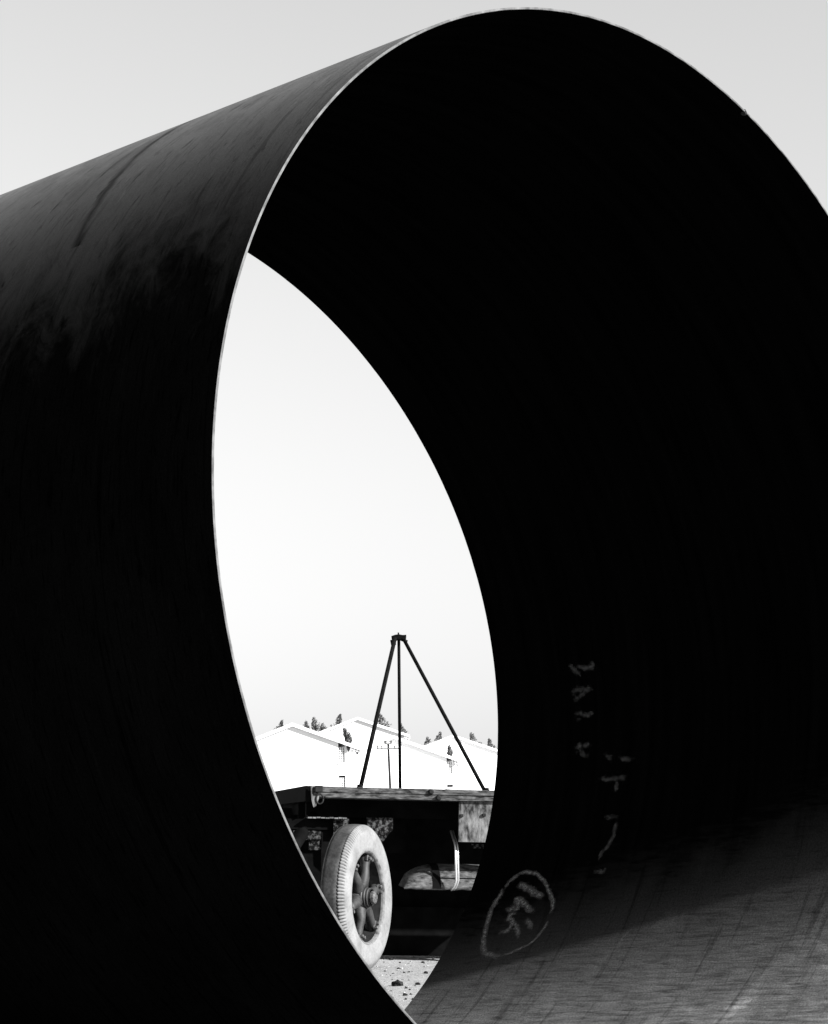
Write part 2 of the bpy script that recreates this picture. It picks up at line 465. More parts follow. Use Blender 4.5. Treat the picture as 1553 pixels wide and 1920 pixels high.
I4 = Matrix.Identity(4)
def build_house(label, ridge, eave_r, wall_r, eave_l_px, depth, yaw, openings, length=16.0, brackets=True, bracket_mat='soffit'):
    h = House(label, ridge[0], ridge[1], depth, yaw)
    zr = h.ab(*ridge)[1]
    ar, zer = h.ab(*eave_r)
    awr = h.ab(wall_r, 1420)[0]
    slope = (zr - zer) / ar
    if eave_l_px is None: al, awl = -ar, -awr
    else: al = h.ab(*eave_l_px)[0]; awl = al + (ar - awr)
    th = 0.17
    under = lambda a: zr - th - slope * abs(a)
    gable = [(awl, -0.3), (awr, -0.3), (awr, under(awr)), (0, under(0)), (awl, under(awl))]
    # gable wall built round its openings
    cuts = sorted(openings, key=lambda o: o[0])
    mb = MB()
    xs = sorted({o[0] for o in cuts} | {o[1] for o in cuts})
    edges = [awl] + xs + [awr]
    for a0, a1 in zip(edges[:-1], edges[1:]):
        strip = poly_clip(gable, a0, a1)
        holes = sorted([o for o in cuts if o[0] <= a0 + 1e-6 and o[1] >= a1 - 1e-6], key=lambda o: o[2])
        if not holes:
            mb.prism(strip, 0, 0.22, I4); continue
        z0 = -0.3
        for o in holes:
            if o[2] > z0 + 0.01: mb.prism([(a0, z0), (a1, z0), (a1, o[2]), (a0, o[2])], 0, 0.22, I4)
            z0 = o[3]
        top = [(a0, z0), (a1, z0), (a1, under(a1)), (a0, under(a0))]
        if under(a1) - z0 > 0.02: mb.prism(top, 0, 0.22, I4)
    mb.build('gable_wall', M['white_wall'], h.root)
    for sgn, aw in ((1, awr), (-1, awl)):
        a0, a1 = (aw - 0.12, aw) if sgn > 0 else (aw, aw + 0.12)
        zt = under(aw) - 0.02
        MB().box((a0, 0.222, -0.3), (a1, length, zt)).build('side_wall', M['side_wall'], h.root)
    MB().prism([(awl, -0.3), (awr, -0.3), (awr, under(awr) - .01), (0, under(0) - .01), (awl, under(awl) - .01)], length + 0.002, length + 0.22, I4).build('back_wall', M['side_wall'], h.root)
    MB().box((awl + .23, .5, -0.3), (awr - .23, length - .1, -0.2)).build('floor', M['dark_room'], h.root)
    MB().box((awl + .23, 1.3, -0.19), (awr - .23, 1.4, under(awr) - .05)).build('inner_wall', M['dark_room'], h.root)
    # roof: two sheets and the white barge boards on their front edges
    for sgn, ae in ((1, ar), (-1, al)):
        pl = [(0.0 + sgn * 0.002, zr), (ae, zr - slope * abs(ae)), (ae, zr - slope * abs(ae) - th + .06), (sgn * 0.002, zr - th + .06)]
        MB().prism(pl, -0.12, length + 0.4, I4).build('roof_slope', M['roof_sheet'], h.root)
        pb = [(sgn * .002, zr + .03), (ae, zr - slope * abs(ae) + .03), (ae, zr - slope * abs(ae) - th), (sgn * .002, zr - th)]
        MB().prism(pb, -0.18, -0.122, I4).build('barge_board', M['white_board'], h.root)
    # openings: dark above, a lattice of blocks below
    for a0, a1, z0, z1, zl in openings:
        w = a1 - a0
        fr = MB()
        fr.box((a0 - .06, -.05, z0 - .1), (a1 + .06, 0.1, z0 - 0.002))
        wdw = fr.build('window', M['white_board'], h.root)
        if zl > z0 + 0.1:
            lt = MB()
            nc, nr = 3, max(3, int(round((zl - z0) / 0.105)))
            cw, rh = w / nc, (zl - z0) / nr
            for i in range(nc + 1):
                x = a0 + i * cw
                lt.box((max(a0 + .002, x - cw * .2), .06, z0), (min(a1 - .002, x + cw * .2), .16, zl))
            for j in range(nr + 1):
                z = z0 + j * rh
                lt.box((a0 + .002, .064, max(z0 + .001, z - rh * .18)), (a1 - .002, .156, min(zl + .001, z + rh * .18)))
            lt.build('lattice', M['lattice'], wdw)
    if brackets:
        for k in range(2):
            a = awr + (ar - awr) * (0.10 + 0.6 * k)
            z = zr - slope * a - th
            MB().prism([(a - .10, z + .02), (a + .10, z - .02), (a + .10, z - .10), (a + .02, z - .32), (a - .04, z - .32), (a - .10, z - .1)], -0.11, -0.03, I4).build('eave_bracket', M[bracket_mat], h.root)
        for k in range(4):
            a = awr + (ar - awr) * (0.30 + 0.2 * k)
            z = zr - slope * a - th
            MB().box((a - .07, -.115, z - .16), (a + .07, 1.2, z + .055)).build('rafter', M['white_board'], h.root)
    return h, zr, slope, awr, ar

YAW = R(5)
def openings_px(label, ridge, depth, specs):
    tmp_t = Vector((math.cos(YAW), math.sin(YAW), 0)); tmp_b = Vector((-math.sin(YAW), math.cos(YAW), 0))
    O = at(ridge[0], ridge[1], depth); O.z = 0
    def ab(px, py):
        r = ray(px, py); d = (O - EYE).dot(tmp_b) / r.dot(tmp_b); p = EYE + r * d
        return (p - O).dot(tmp_t), p.z
    out = []
    for x0, x1, ytop, ydark, ybot in specs:
        xm = (x0 + x1) / 2
        a0, a1 = ab(x0, ydark)[0], ab(x1, ydark)[0]
        out.append((a0, a1, ab(xm, ybot)[1], ab(xm, ytop)[1], ab(xm, ydark)[1]))
    return out

o1 = openings_px('a', (548, 1356.5), 138, [(634.5, 646.5, 1384, 1401, 1430), (635.5, 648, 1454.2, 1458, 1490)])
build_house('large white gabled house at the left, with two dark windows over pierced screens', (548, 1356.5), (678, 1402.5), 651, (420, 1412), 138, YAW, o1, bracket_mat='black_steel')
build_house('white gabled house in the middle with the tallest ridge, behind the pole', (670.5, 1345.5), (768, 1378.5), 757, None, 183, YAW, [], length=20)
o3 = openings_px('c', (738, 1380), 156, [(838, 848, 1412, 1427.5, 1450), (838.5, 850, 1471.5, 1475.5, 1475.7)])
build_house('white gabled house right of the middle pole of the tripod, with one dark high window', (738, 1380), (860, 1424), 852, None, 156, YAW, o3, length=12)
build_house('white gabled house furthest right, behind the right leg of the tripod', (850, 1378.5), (975, 1420), 962, None, 200, YAW, [], length=20)

# ------------------------------------------------------------------ trees behind the houses
def leaf_mesh(seed, H, Rr, n_leaf, lean):
    rnd = random.Random(seed)
    v, f = [], []
    for k in range(n_leaf):
        u = rnd.random() ** 0.9
        tier = 0.5 + 0.5 * math.sin(u * 17 + seed)
        an = rnd.random() * 2 * math.pi
        side = 1 + .35 * math.cos(an) * (1 if lean < 0 else -1)
        rad = Rr * min(1.0, .12 + u * 2.6) * (0.6 + 0.4 * tier) * side
        rr = rad * rnd.random() ** .4
        p = Vector((rr * math.cos(an) + lean * (1 - u) ** 2, rr * math.sin(an), H * (1 - u) + rnd.gauss(0, .07)))
        s = 0.04 + 0.07 * rnd.random()
        q = Vector((rnd.gauss(0, 1), rnd.gauss(0, 1), rnd.gauss(0, 1))).normalized()
        a = q.orthogonal().normalized(); bb = q.cross(a)
        n0 = len(v)
        v += [p + a * s * 1.6, p + bb * s * .6, p - a * s * 1.6, p - bb * s * .6]
        f.append((n0, n0 + 1, n0 + 2, n0 + 3))
    return v, f
def make_tree(seed, H, Rr, n_leaf, lean):
    short = lean is not None and seed in (8, 13)
    if short: n_leaf = 420
    root = empty('tree')
    v, f = leaf_mesh(seed, H, Rr, n_leaf, lean)
    c = mesh_obj('crown', v, f, M['leaf'], root)
    t = MB().tube([(0, 0, -11), (0, 0, -4), (lean * .4, 0, 0), (lean, 0, H * .96)], [.17, .13, .09, .02], 7).build('trunk', M['bark'], root)
    return root
def dup_tree(src):
    r = src.copy(); col.objects.link(r)
    for ch in src.children:
        c = ch.copy(); col.objects.link(c); c.parent = r
    return r
protos = {}
trees = [  # apex px, py, depth, height of crown, half width, lean, label
    (529, 1354, 212, 1.3, 1.2, .35, 'ragged dark tree top behind the left slope of the large left house'),
    (574.5, 1355, 214, 1.2, .8, 0, 'smallest tuft of tree behind the ridge of the large left house'),
    (588, 1348, 214, 2.2, .95, -.4, 'tall pointed tree behind the right slope of the large left house'),
    (604, 1360, 212, 1.9, 1.2, -.5, 'bushy tree where the roof of the left house meets the middle house'),
    (638.5, 1343, 216, 2.4, 1.0, .5, 'pointed tree behind the left slope of the middle house'),
    (645, 1369, 166, 2.0, .45, -.5, 'dark pointed tree between the left and the middle house, above the eave'),
    (713, 1342, 216, 2.6, 1.3, -.6, 'grey tree behind the right slope of the middle house, beside the tripod leg'),
    (752.5, 1361, 218, 2.0, .7, -.2, 'faint tree behind the middle pole of the tripod'),
    (801, 1385, 212, 1.9, 1.2, -.2, 'bushy tree in the dip before the right-hand house'),
    (826, 1376, 216, 2.1, 1.0, .5, 'pointed tree behind the left slope of the right-hand house'),
    (842, 1402.5, 172, 1.5, .05, -.1, 'small dark tree standing above the high window'),
    (883, 1377, 218, 2.3, 1.2, -.6, 'grey tree behind the right slope of the right-hand house'),
    (917, 1388, 218, 2.0, .9, -.3, 'pale tree top furthest right, next to the pipe edge'),
]
for i, (px, py, D, H, w, lean, lab) in enumerate(trees):
    key = (H, w, lean)
    p = at(px, py, D)
    hc = 1.0 if i in (5, 10) else 2.8
    r = make_tree(i + 3, hc, (.38 + .26 * w) * (.55 if hc < 2 else 1), 900, lean * .5)
    r.location = (p.x - lean * .5, p.y, p.z - hc + .08)
    # the trunk reaches the ground
    tr = [c for c in r.children if c.name.startswith('trunk')][0]
    gz = -r.location.z - .1
    for vv in tr.data.vertices:
        if vv.co.z < -10: vv.co.z = gz
    tag(r, lab, 'tree', 'trees behind the white houses')

# ------------------------------------------------------------------ utility pole
pt, pb = at(728, 1394, 126), at(732, 1476, 126)
k = (0 - pt.z) / (pb.z - pt.z)
foot = pt + (pb - pt) * k
up_root = empty('utility_pole', Matrix.Translation(foot))
tag(up_root, 'thin leaning utility pole with two short cross arms in front of the middle house', 'utility pole')
MB().tube([(0, 0, -.4), pt - foot], [.085, .06], 10).build('post', M['pole_wood'], up_root, True)
top = pt - foot
for dz, L, nm in ((-.28, .62, 'cross_arm'), (-.02, .2, 'cross_arm')):
    arm = MB().box((top.x - L, -.13, top.z + dz - .035), (top.x + L, -.07, top.z + dz + .035)).build(nm, M['insulator'], up_root)
    for s in (-.92, -.55, .55, .92):
        MB().tube([(top.x + s * L, -.1, top.z + dz + .036), (top.x + s * L, -.1, top.z + dz + .17)], [.03, .05], 8).build('insulator', M['insulator'], arm)

# ------------------------------------------------------------------ trailer
YAWT = R(10.0)
corner = at(571, 1474, 16.9)
ORIG = Vector((corner.x, corner.y, 0))
TM = Matrix.Translation(ORIG) @ Matrix.Rotation(YAWT, 4, 'Z') @ Matrix.Rotation(TILT, 4, 'Y')
TI = TM.inverted()
trailer = empty('flatbed_trailer', TM)
tag(trailer, 'old flatbed trailer with worn plank sides and one dusty turned wheel', 'trailer')
def loc(px, py, y):
    """pixel -> local (x, z) on the trailer's plane at local depth y"""
    o = TI @ EYE; d = TI.to_3x3() @ ray(px, py)
    t = (y - o.y) / d.y
    p = o + d * t
    return p.x, p.z
ZT = loc(571, 1474, 0)[1]
LEN, DEP = 6.2, 2.4  # length out of view drawn out so the bed shades the plates
zb1 = loc(700, 1487.0, 0)[1] ; zt1 = loc(700, 1476.6, 0)[1]
zt2 = loc(700, 1488.6, 0)[1] ; zb2 = loc(700, 1497.3, 0)[1]
def plank(x0, x1, z0, z1, y0=0.0, y1=0.045, name='plank'):
    mb = MB()
    nseg = 24
    rnd = random.Random(int(z0 * 1000) + int(x0 * 10))
    ring = []
    for i in range(nseg + 1):
        x = x0 + (x1 - x0) * i / nseg
        j = [rnd.uniform(-.0015, .0015) for _ in range(4)]
        ring.append([(x, y0, z0 + j[0]), (x, y1, z0), (x, y1, z1), (x, y0, z1 + j[1])])
    vs_ = [p for r_ in ring for p in r_]
    fs = [(0, 1, 2, 3), tuple(nseg * 4 + q for q in (3, 2, 1, 0))]
    for i in range(nseg):
        for q in range(4):
            q2 = (q + 1) % 4
            fs.append((i*4 + q, i*4 + q2, (i+1)*4 + q2, (i+1)*4 + q))
    mb.add(vs_, fs)
    return mb.build(name, M['old_plank'], trailer)
plank(0.012, LEN, zb1, zt1)
plank(0.012, LEN, zb2, zt2, 0.004, 0.049)
# deck boards behind the side planks
for i in range(12):
    y0 = 0.055 + i * (DEP - 0.1) / 12
    MB().box((0.05, y0, ZT - .055), (LEN, y0 + (DEP - .1) / 12 - .0012, ZT - .008 - .004 * (i % 3))).build('deck_board', M['old_plank'], trailer)
# left end: dark steel channel
MB().box((-.045, 0.02, zb2 - .03), (0.008, DEP, ZT + .004)).build('end_channel', M['black_paint'], trailer)
# corner bracket, hanging tongue and ring
zc = loc(575, 1511, 0)[1]
br = MB().prism([(-.012, ZT), (.004, ZT), (.006, zb2 + .01), (.05, zb2 + .01), (.05, zb2 - .008), (.03, zc), (.012, zc - .01), (-.004, zb2 - .02)], -.012, -.002, I4).build('corner_bracket', M['pale_panel'], trailer)
MB().tube([(.055 + .026 * math.cos(a), -.014, zb2 - .012 + .036 * math.sin(a)) for a in [i * math.pi / 9 for i in range(19)]], .006, 8).build('ring', M['black_steel'], br, True)
MB().box((.018, -.03, zb1 - .004), (.075, -.013, zt1 + .004)).build('clamp', M['black_steel'], br, bevel=.004)
for px, py, w in ((808, 1484.5, 8.0), (822, 1496, 6.0)):
    x, z = loc(px, py, 0)
    MB().lathe([(0.0, 0.0), (.021, 0), (.021, .012), (.012, .02), (0, .02)], 10, 'Z').build('bolt', M['black_steel'], trailer).matrix_local = Matrix.Translation((x, -.002, z)) @ Matrix.Rotation(math.pi / 2, 4, 'X')
# side rail and chassis, set back in the shade of the bed
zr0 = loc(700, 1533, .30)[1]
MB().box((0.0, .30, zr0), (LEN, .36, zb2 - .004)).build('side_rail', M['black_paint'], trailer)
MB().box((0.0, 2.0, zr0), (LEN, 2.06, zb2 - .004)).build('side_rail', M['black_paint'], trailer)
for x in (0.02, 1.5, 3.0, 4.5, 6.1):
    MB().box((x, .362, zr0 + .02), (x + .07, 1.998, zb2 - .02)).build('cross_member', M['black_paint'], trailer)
MB().box((.55, 1.15, .10), (LEN - .3, 1.22, zb2 - .05)).build('shade_filler', M['black_paint'], trailer)  # added dark plates, blacking out the shaded ground under the bed
MB().box((-.25, 1.35, .25), (.54, 1.42, zb2 - .06)).build('shade_filler', M['black_paint'], trailer)
MB().box((.50, 1.0, .045), (3.2, 1.14, .42)).build('low_shade_filler', M['black_paint'], trailer)  # added dark slab filling the low shade near the ground
# ledge with a bright dusty edge, and stained plates about the wheel
x0, z0 = loc(578, 1531.5, .02); x1, _ = loc(652, 1532, .02)
led = MB()
rnd = random.Random(4)
for i in range(9):
    xa = x0 + (x1 - x0) * i / 9; xb = x0 + (x1 - x0) * (i + 1) / 9 - .004
    led.box((xa, .02 + rnd.uniform(0, .006), z0 - .008 + rnd.uniform(-.003, .001)), (xb, .1, z0 + rnd.uniform(-.002, .003)))
led.build('ledge', M['pale_panel'], trailer)
def plate(px0, py0, px1, py1, y, mat, name):
    xa, za = loc(px0, py0, y); xb, zb = loc(px1, py1, y)
    return MB().box((xa, y, zb), (xb, y + .02, za)).build(name, mat, trailer)
plate(626, 1534.5, 654, 1566, .06, M['mud_steel'], 'hanger_plate')
plate(550, 1557, 602, 1575, .10, M['mud_steel'], 'hanger_plate')
plate(580, 1575, 602, 1594, .12, M['mud_steel'], 'hanger_plate')
poly = [loc(px, py, .16) for px, py in ((688, 1533), (737, 1533), (737, 1556), (729, 1564), (718, 1579), (706, 1575), (690, 1560))]
MB().prism(poly, .16, .18, I4).build('stained_plate', M['mud_steel'], trailer)
plate(512, 1534, 624.5, 1556, .09, M['black_paint'], 'box_or_added_plate')
plate(500, 1596, 602, 1700, .42, M['black_paint'], 'box_or_added_plate')
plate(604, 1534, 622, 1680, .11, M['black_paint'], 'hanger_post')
plate(560, 1502, 760, 1600, .52, M['black_paint'], 'box_or_added_plate')  # dark plate added to close the bright gap above the wheel
# pale weathered panel under the bed, with a hook either side
xa, za = loc(861.5, 1503, .03); xb, zb = loc(935, 1580, .03)
pn = MB().box((xa, .03, zb), (xa + .62, .055, zb2 - .003)).build('weathered_panel', M['pale_panel'], trailer)
for px, py in ((865, 1529), (907, 1528)):
    x, z = loc(px, py, .03)
    MB().box((x - .012, .012, z - .012), (x + .014, .0295, z + .010)).build('hook', M['black_steel'], pn, bevel=.003)
# hung under the panel: small stained block
plate(884, 1582.5, 907, 1591, .2, M['mud_steel'], 'stained_block')
# curved guard sheet under the bed
gx0, gz_top = loc(768, 1618.5, .26); _, gz_bot = loc(800, 1667, .16)
Rg = (gz_top - gz_bot) * .98
prof = [(.17 + .26 * (1 - math.cos(math.pi / 2 * i / 14)), gz_bot + (gz_top - gz_bot) * math.sin(math.pi / 2 * i / 14)) for i in range(15)]
nseg = 30
xs_ = [gx0 - .05 + i * 1.3 / nseg for i in range(nseg + 1)]
rnd = random.Random(9)
vs_, fs = [], []
for i, x in enumerate(xs_):
    nick = rnd.choice([0, 0, 0, 0, .005])
    for j, (y, z) in enumerate(prof):
        arch = math.sqrt(max(0, 1 - max(0, 1 - (x - xs_[0]) / .30) ** 2))
        vs_.append((x, y, gz_bot + (z - gz_bot) * (.12 + .88 * arch) + (nick if j == 0 else 0)))
off = len(vs_)
for i, x in enumerate(xs_):
    for j, (y, z) in enumerate(prof):
        vs_.append((x, y + .012, vs_[i * len(prof) + j][2] - .006))
mj = len(prof)
for i in range(nseg):
    for j in range(mj - 1):
        fs.append((i*mj + j, (i+1)*mj + j, (i+1)*mj + j + 1, i*mj + j + 1))
        fs.append((off + i*mj + j, off + i*mj + j + 1, off + (i+1)*mj + j + 1, off + (i+1)*mj + j))
    fs.append((i*mj, off + i*mj, off + (i+1)*mj, (i+1)*mj))
    fs.append((i*mj + mj - 1, (i+1)*mj + mj - 1, off + (i+1)*mj + mj - 1, off + i*mj + mj - 1))
guard_seams = trailer
for fr in (.45,):
    zz = gz_bot + (gz_top - gz_bot) * fr; yy = .17 + .26 * (1 - math.sqrt(max(0, 1 - fr * fr)))
    MB().box((gx0 + .17, yy - .006, zz - .006), (gx0 + 1.2, yy + .004, zz + .002)).build('seam', M['black_paint'], guard_seams)
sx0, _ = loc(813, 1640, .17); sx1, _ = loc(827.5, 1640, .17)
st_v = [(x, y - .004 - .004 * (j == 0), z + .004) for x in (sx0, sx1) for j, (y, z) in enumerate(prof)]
mesh_obj('rod_shadow', st_v, [(j, j + 1, mj + j + 1, mj + j) for j in range(mj - 1)], M['black_paint'], trailer, True)  # dark strip painting the rods' shadow onto the guard sheet
guard = mesh_obj('guard_sheet', vs_, fs, M['fender_steel'], trailer, True)
# paired bright rods in front of the guard sheet
for px, wd in ((855.5, .0085), (860.0, .0055)):
    xa, za = loc(px - 1.0, 1584, .10); xb, zb = loc(px + .3, 1650, .10); xc, zc_ = loc(px - 6.5, 1669, .10)
    MB().tube([(xa, .3, za + .10), (xa, .13, za + .01), (xa, .105, za - .02), (xb, .10, zb), (xb - .006, .102, zb - .025), (xc + .008, .12, zc_ + .015), (xc, .15, zc_)], wd, 10).build('guard_rod', M['bright_steel'], trailer, True)

# --- wheels
def build_wheel(parent, Mx, detail=True):
    """axle along local X, outside at +X"""
    w = empty('wheel', Mx, parent)
    NS = 520
    half = [(.318, .108), (.328, .116), (.345, .119), (.365, .121), (.395, .123), (.425, .122), (.448, .117), (.462, .111), (.474, .104), (.484, .097), (.492, .088), (.4965, .082), (.4985, .074), (.4945, .071), (.4945, .067), (.4995, .064), (.502, .040), (.503, .012)]
    prof = half + [(r, -x) for r, x in reversed(half)]
    dust = []
    verts, faces = [], []
    m_ = len(prof)
    rnd = random.Random(3)
    for k_ in range(NS):
        an = 2 * math.pi * k_ / NS
        ph = (k_ % 4)
        for i, (r, x) in enumerate(prof):
            x *= .92 if x > 0 else .60
            ax_ = abs(x)
            d = sm(.486, .474, r)
            if x > 0 and 0.458 < r and .062 < ax_ < .115 and ph == 0:
                r -= .020 * sm(.462, .482, r); d = 0.0; x *= .96
            elif x > 0 and 0.458 < r and .068 < ax_ < .115: d = max(d, .85)
            # flattened a little where it stands
            verts.append((x, r * math.sin(an), r * math.cos(an)))
            dust.append(d if x > 0 else d * .4)
    for k_ in range(NS):
        k2 = (k_ + 1) % NS
        for i in range(m_ - 1):
            faces.append((k_*m_ + i, k_*m_ + i + 1, k2*m_ + i + 1, k2*m_ + i))
    t = mesh_obj('tyre', verts, faces, M['tyre'], w, True)
    a_ = t.data.attributes.new('dust', 'FLOAT', 'POINT')
    a_.data.foreach_set('value', dust)
    # rim ring with a lip, open through the middle
    MB().lathe([(.317, .085), (.322, .099), (.319, .104), (.311, .100), (.306, .090), (.303, .080)], 96).build('rim', M['rim_paint'], w, True, sharp=.7)
    MB().lathe([(.3028, .0798), (.298, .05), (.286, .020), (.280, -.02), (.286, -.06), (.300, -.075), (.317, -.08)], 96).build('rim_barrel', M['black_steel'], w, True, sharp=.7)
    # brake drum behind the spokes
    MB().lathe([(0, -.02), (.215, -.02), (.225, -.03), (.225, -.16), (0, -.16)], 48).build('brake_drum', M['drum'], w, True, sharp=.6)
    # hub with turned rings and a cap
    MB().lathe([(.105, -.02), (.100, .035), (.092, .05), (.078, .06), (.078, .075), (.072, .08), (.072, .094), (.066, .098), (.066, .112), (.058, .116), (.058, .128)], 40).build('hub', M['spoke_iron'], w, True, sharp=.5)
    MB().lathe([(.0, .158), (.030, .157), (.042, .150), (.046, .140), (.046, .1282), (0, .1282)], 28).build('hub_cap', M['lug_steel'], w, True, sharp=.6)
    for i, deg in enumerate((131, 70, 10, -46, -108, -166)):
        a = R(deg)
        # image right is local +Y side of the wheel as seen from outside
        dr = Vector((0, math.cos(a), math.sin(a))); tn = Vector((0, -math.sin(a), math.cos(a)))
        def P(r, x, s=0): return dr * r + Vector((x, 0, 0)) + tn * s
        sp = MB().tube([P(.06, .02), P(.10, .045), P(.15, .056), P(.20, .054), P(.245, .050), P(.285, .038), P(.300, .030)], [.055, .047, .036, .031, .031, .036, .038], 14)
        s_ = sp.build('spoke', M['spoke_iron'], w, True)
        # clamp lug and nut at the spoke's end
        Mx_ = Matrix.Translation(P(.280, .068)) @ Matrix(((1, 0, 0), (0, dr.y, tn.y), (0, dr.z, tn.z))).to_4x4()
        MB().box((-.012, -.026, -.034), (.012, .024, .034), Mx_).build('clamp', M['spoke_iron'], s_, bevel=.006)
        for sgn in (-1, 1):
            mm = Mx_ @ Matrix.Translation((.013, -.004, .019 * sgn))
            mb_ = MB().lathe([(0, .018), (.011, .018), (.013, .013), (.013, 0), (0, 0)], 6)
            mb_.v = [mm @ v for v in mb_.v]
            mb_.build('nut', M['lug_steel'], s_)
    return w
# the turned wheel in view
wc = at(694, 1684, 16.3)
nrm = Vector((.942, -.335, .0)).normalized()
Y_ = Vector((0, 0, 1)).cross(nrm).normalized()
WM = Matrix((nrm, Y_, Vector((0, 0, 1)))).transposed().to_4x4()
wc = Vector((wc.x, wc.y, 0)) - nrm * .115
wc.z = ground_z(wc.x, wc.y, False) + .503
WM = Matrix.Translation(wc) @ WM @ Matrix.Scale(1.02, 4)
build_wheel(trailer, TI @ WM)
# stub axle and its hanger behind the wheel
A0, A1 = TI @ (WM @ Vector((-.165, 0, 0))), TI @ (WM @ Vector((-.62, 0, 0)))
MB().tube([A0, A1], .055, 14).build('axle', M['black_steel'], trailer, True)
MB().tube([A1 + Vector((0, 0, -.06)), A1 + Vector((.12, .12, .3)), Vector((.1, .42, zr0 + .05))], [.06, .05, .05], 10).build('axle_hanger', M['black_paint'], trailer, True)
# the far pair, hidden from here by the pipe
for yl, sgn in ((.15, -1), (2.2, 1)):
    base = Matrix.Translation((5.0, yl, .515)) @ Matrix.Rotation(-math.pi / 2 if sgn < 0 else math.pi / 2, 4, 'Z')
    build_wheel(trailer, base)
MB().tube([(5.0, .33, .515), (5.0, 2.02, .515)], .06, 12).build('axle', M['black_steel'], trailer, True)
MB().box((4.7, .5, .56), (5.3, 1.8, zr0 + .03)).build('axle_mount', M['black_paint'], trailer)

# ------------------------------------------------------------------ tripod standing on the bed
DT = 18.1
apex = at(748, 1200, DT)
tp = empty('tripod', Matrix.Translation((apex.x, apex.y, apex.z - 1.13)))
tag(tp, 'tall black pipe tripod with a small head plate standing on the trailer bed', 'tripod')
TPo = Vector((apex.x, apex.y, apex.z - 1.13))
def tl(px, py, d): return at(px, py, d) - TPo
def bed_foot(px, py, d):
    """the foot goes on down to the deck"""
    p = at(px, py, d); q = TI @ p
    return p, q
legs = [((741, 1196), (676.5, 1476), 18.0, 17.55), ((748, 1197), (750.5, 1479), 18.15, 18.7), ((757, 1198), (908.5, 1482), 18.1, 17.8)]
for i, (pa, pb_, da, db) in enumerate(legs):
    a, b_ = at(*pa, da), at(*pb_, db)
    # carry on along the leg until it meets the deck
    d = (b_ - a).normalized()
    qa, qd = TI @ a, TI.to_3x3() @ d
    tt = (ZT - .012 - qa.z) / qd.z
    e = a + d * tt
    rad = (.0165, .0125, .0145)[i]
    lg = MB().tube([a - TPo, (a + b_) / 2 - TPo, e - TPo], [rad * .95, rad, rad], 12).build('leg', M['tripod_paint'], tp, True)
    MB().lathe([(0, 0), (.035, 0), (.033, .012), (.022, .03), (.018, .05), (0, .05)], 12, 'Z').build('foot', M['tripod_paint'], lg, True, sharp=.6).location = e - TPo
hw = lambda px, py, d=18.05: at(px, py, d) - TPo
hd = MB()
pts_t = [(734, 1193.5), (741, 1191), (748, 1190), (755, 1191.5), (762, 1191)]
pts_b = [(735.5, 1202), (741, 1199), (748, 1198), (755, 1198.5), (761, 1201)]
front = [hw(*p) for p in pts_t] + [hw(*p) for p in reversed(pts_b)]
vs_ = [p + Vector((0, -.045, 0)) for p in front] + [p + Vector((0, .14, 0)) for p in front]
nF = len(front)
hd.add(vs_, [tuple(range(nF)), tuple(reversed(range(nF, 2*nF)))] + [(i, i + nF, (i+1) % nF + nF, (i+1) % nF) for i in range(nF)])
hdp = hd.build('head_plate', M['tripod_paint'], tp)
MB().tube([hw(747.6, 1199), hw(747.2, 1186)], .006, 8).build('pin', M['tripod_paint'], hdp, True)
MB().tube([hw(757, 1199) + Vector((-.02, -.03, 0)), hw(764, 1204) + Vector((0, -.03, 0))], .012, 8).build('shackle', M['tripod_paint'], hdp, True)
MB().tube([hw(736.5, 1200) + Vector((0, -.02, 0)), hw(738.5, 1210) + Vector((0, -.02, 0))], .02, 8).build('socket', M['tripod_paint'], hdp, True)

# ------------------------------------------------------------------ the great steel pipe
HARM = [(2, 0, OV), (2, 1, -0.00403), (3, 0, 0.00089), (3, 1, -0.00232), (4, 0, 0.00398), (4, 1, -0.00292), (5, 0, -0.0002), (5, 1, -0.00017)]
def shell_r(ph):
    return 1 + sum(a * (math.sin(m_ * ph) if t_ else math.cos(m_ * ph)) for m_, t_, a in HARM)
def shell(ph, s, R_):
    r_ = R_ * shell_r(ph)
    return RX * (math.cos(ph) * r_) + UP * (math.sin(ph) * r_) + AX * s
pipe = empty('steel_pipe', Matrix.Translation(PC))
tag(pipe, 'huge dark steel pipe lying on the ground, seen into its open end', 'pipe')
NP, NSG = 720, 20
def shell_part(name, R_, mat, flip, start):
    v, f, uvs = [], [], []
    for j in range(NSG + 1):
        s = PL * j / NSG
        for i in range(NP + 1):
            ph = start + 2 * math.pi * i / NP
            v.append(shell(ph, s, R_)); uvs.append((ph * R_, s))
    for j in range(NSG):
        for i in range(NP):
            a, b_, c, d = j*(NP+1) + i, j*(NP+1) + i + 1, (j+1)*(NP+1) + i + 1, (j+1)*(NP+1) + i
            f.append((a, d, c, b_) if flip else (a, b_, c, d))
    o = mesh_obj(name, v, f, mat, pipe, True)
    ul = o.data.uv_layers.new(name='UVMap')
    li = np.empty(len(o.data.loops), dtype=np.int32); o.data.loops.foreach_get('vertex_index', li)
    ul.data.foreach_set('uv', np.array(uvs, dtype=np.float32)[li].ravel())
    return o
shell_part('outer_surface', PR, M['pipe_out'], True, -0.25 * math.pi)
shell_part('inner_surface', PR - PTH, M['pipe_in'], False, -1.25 * math.pi)
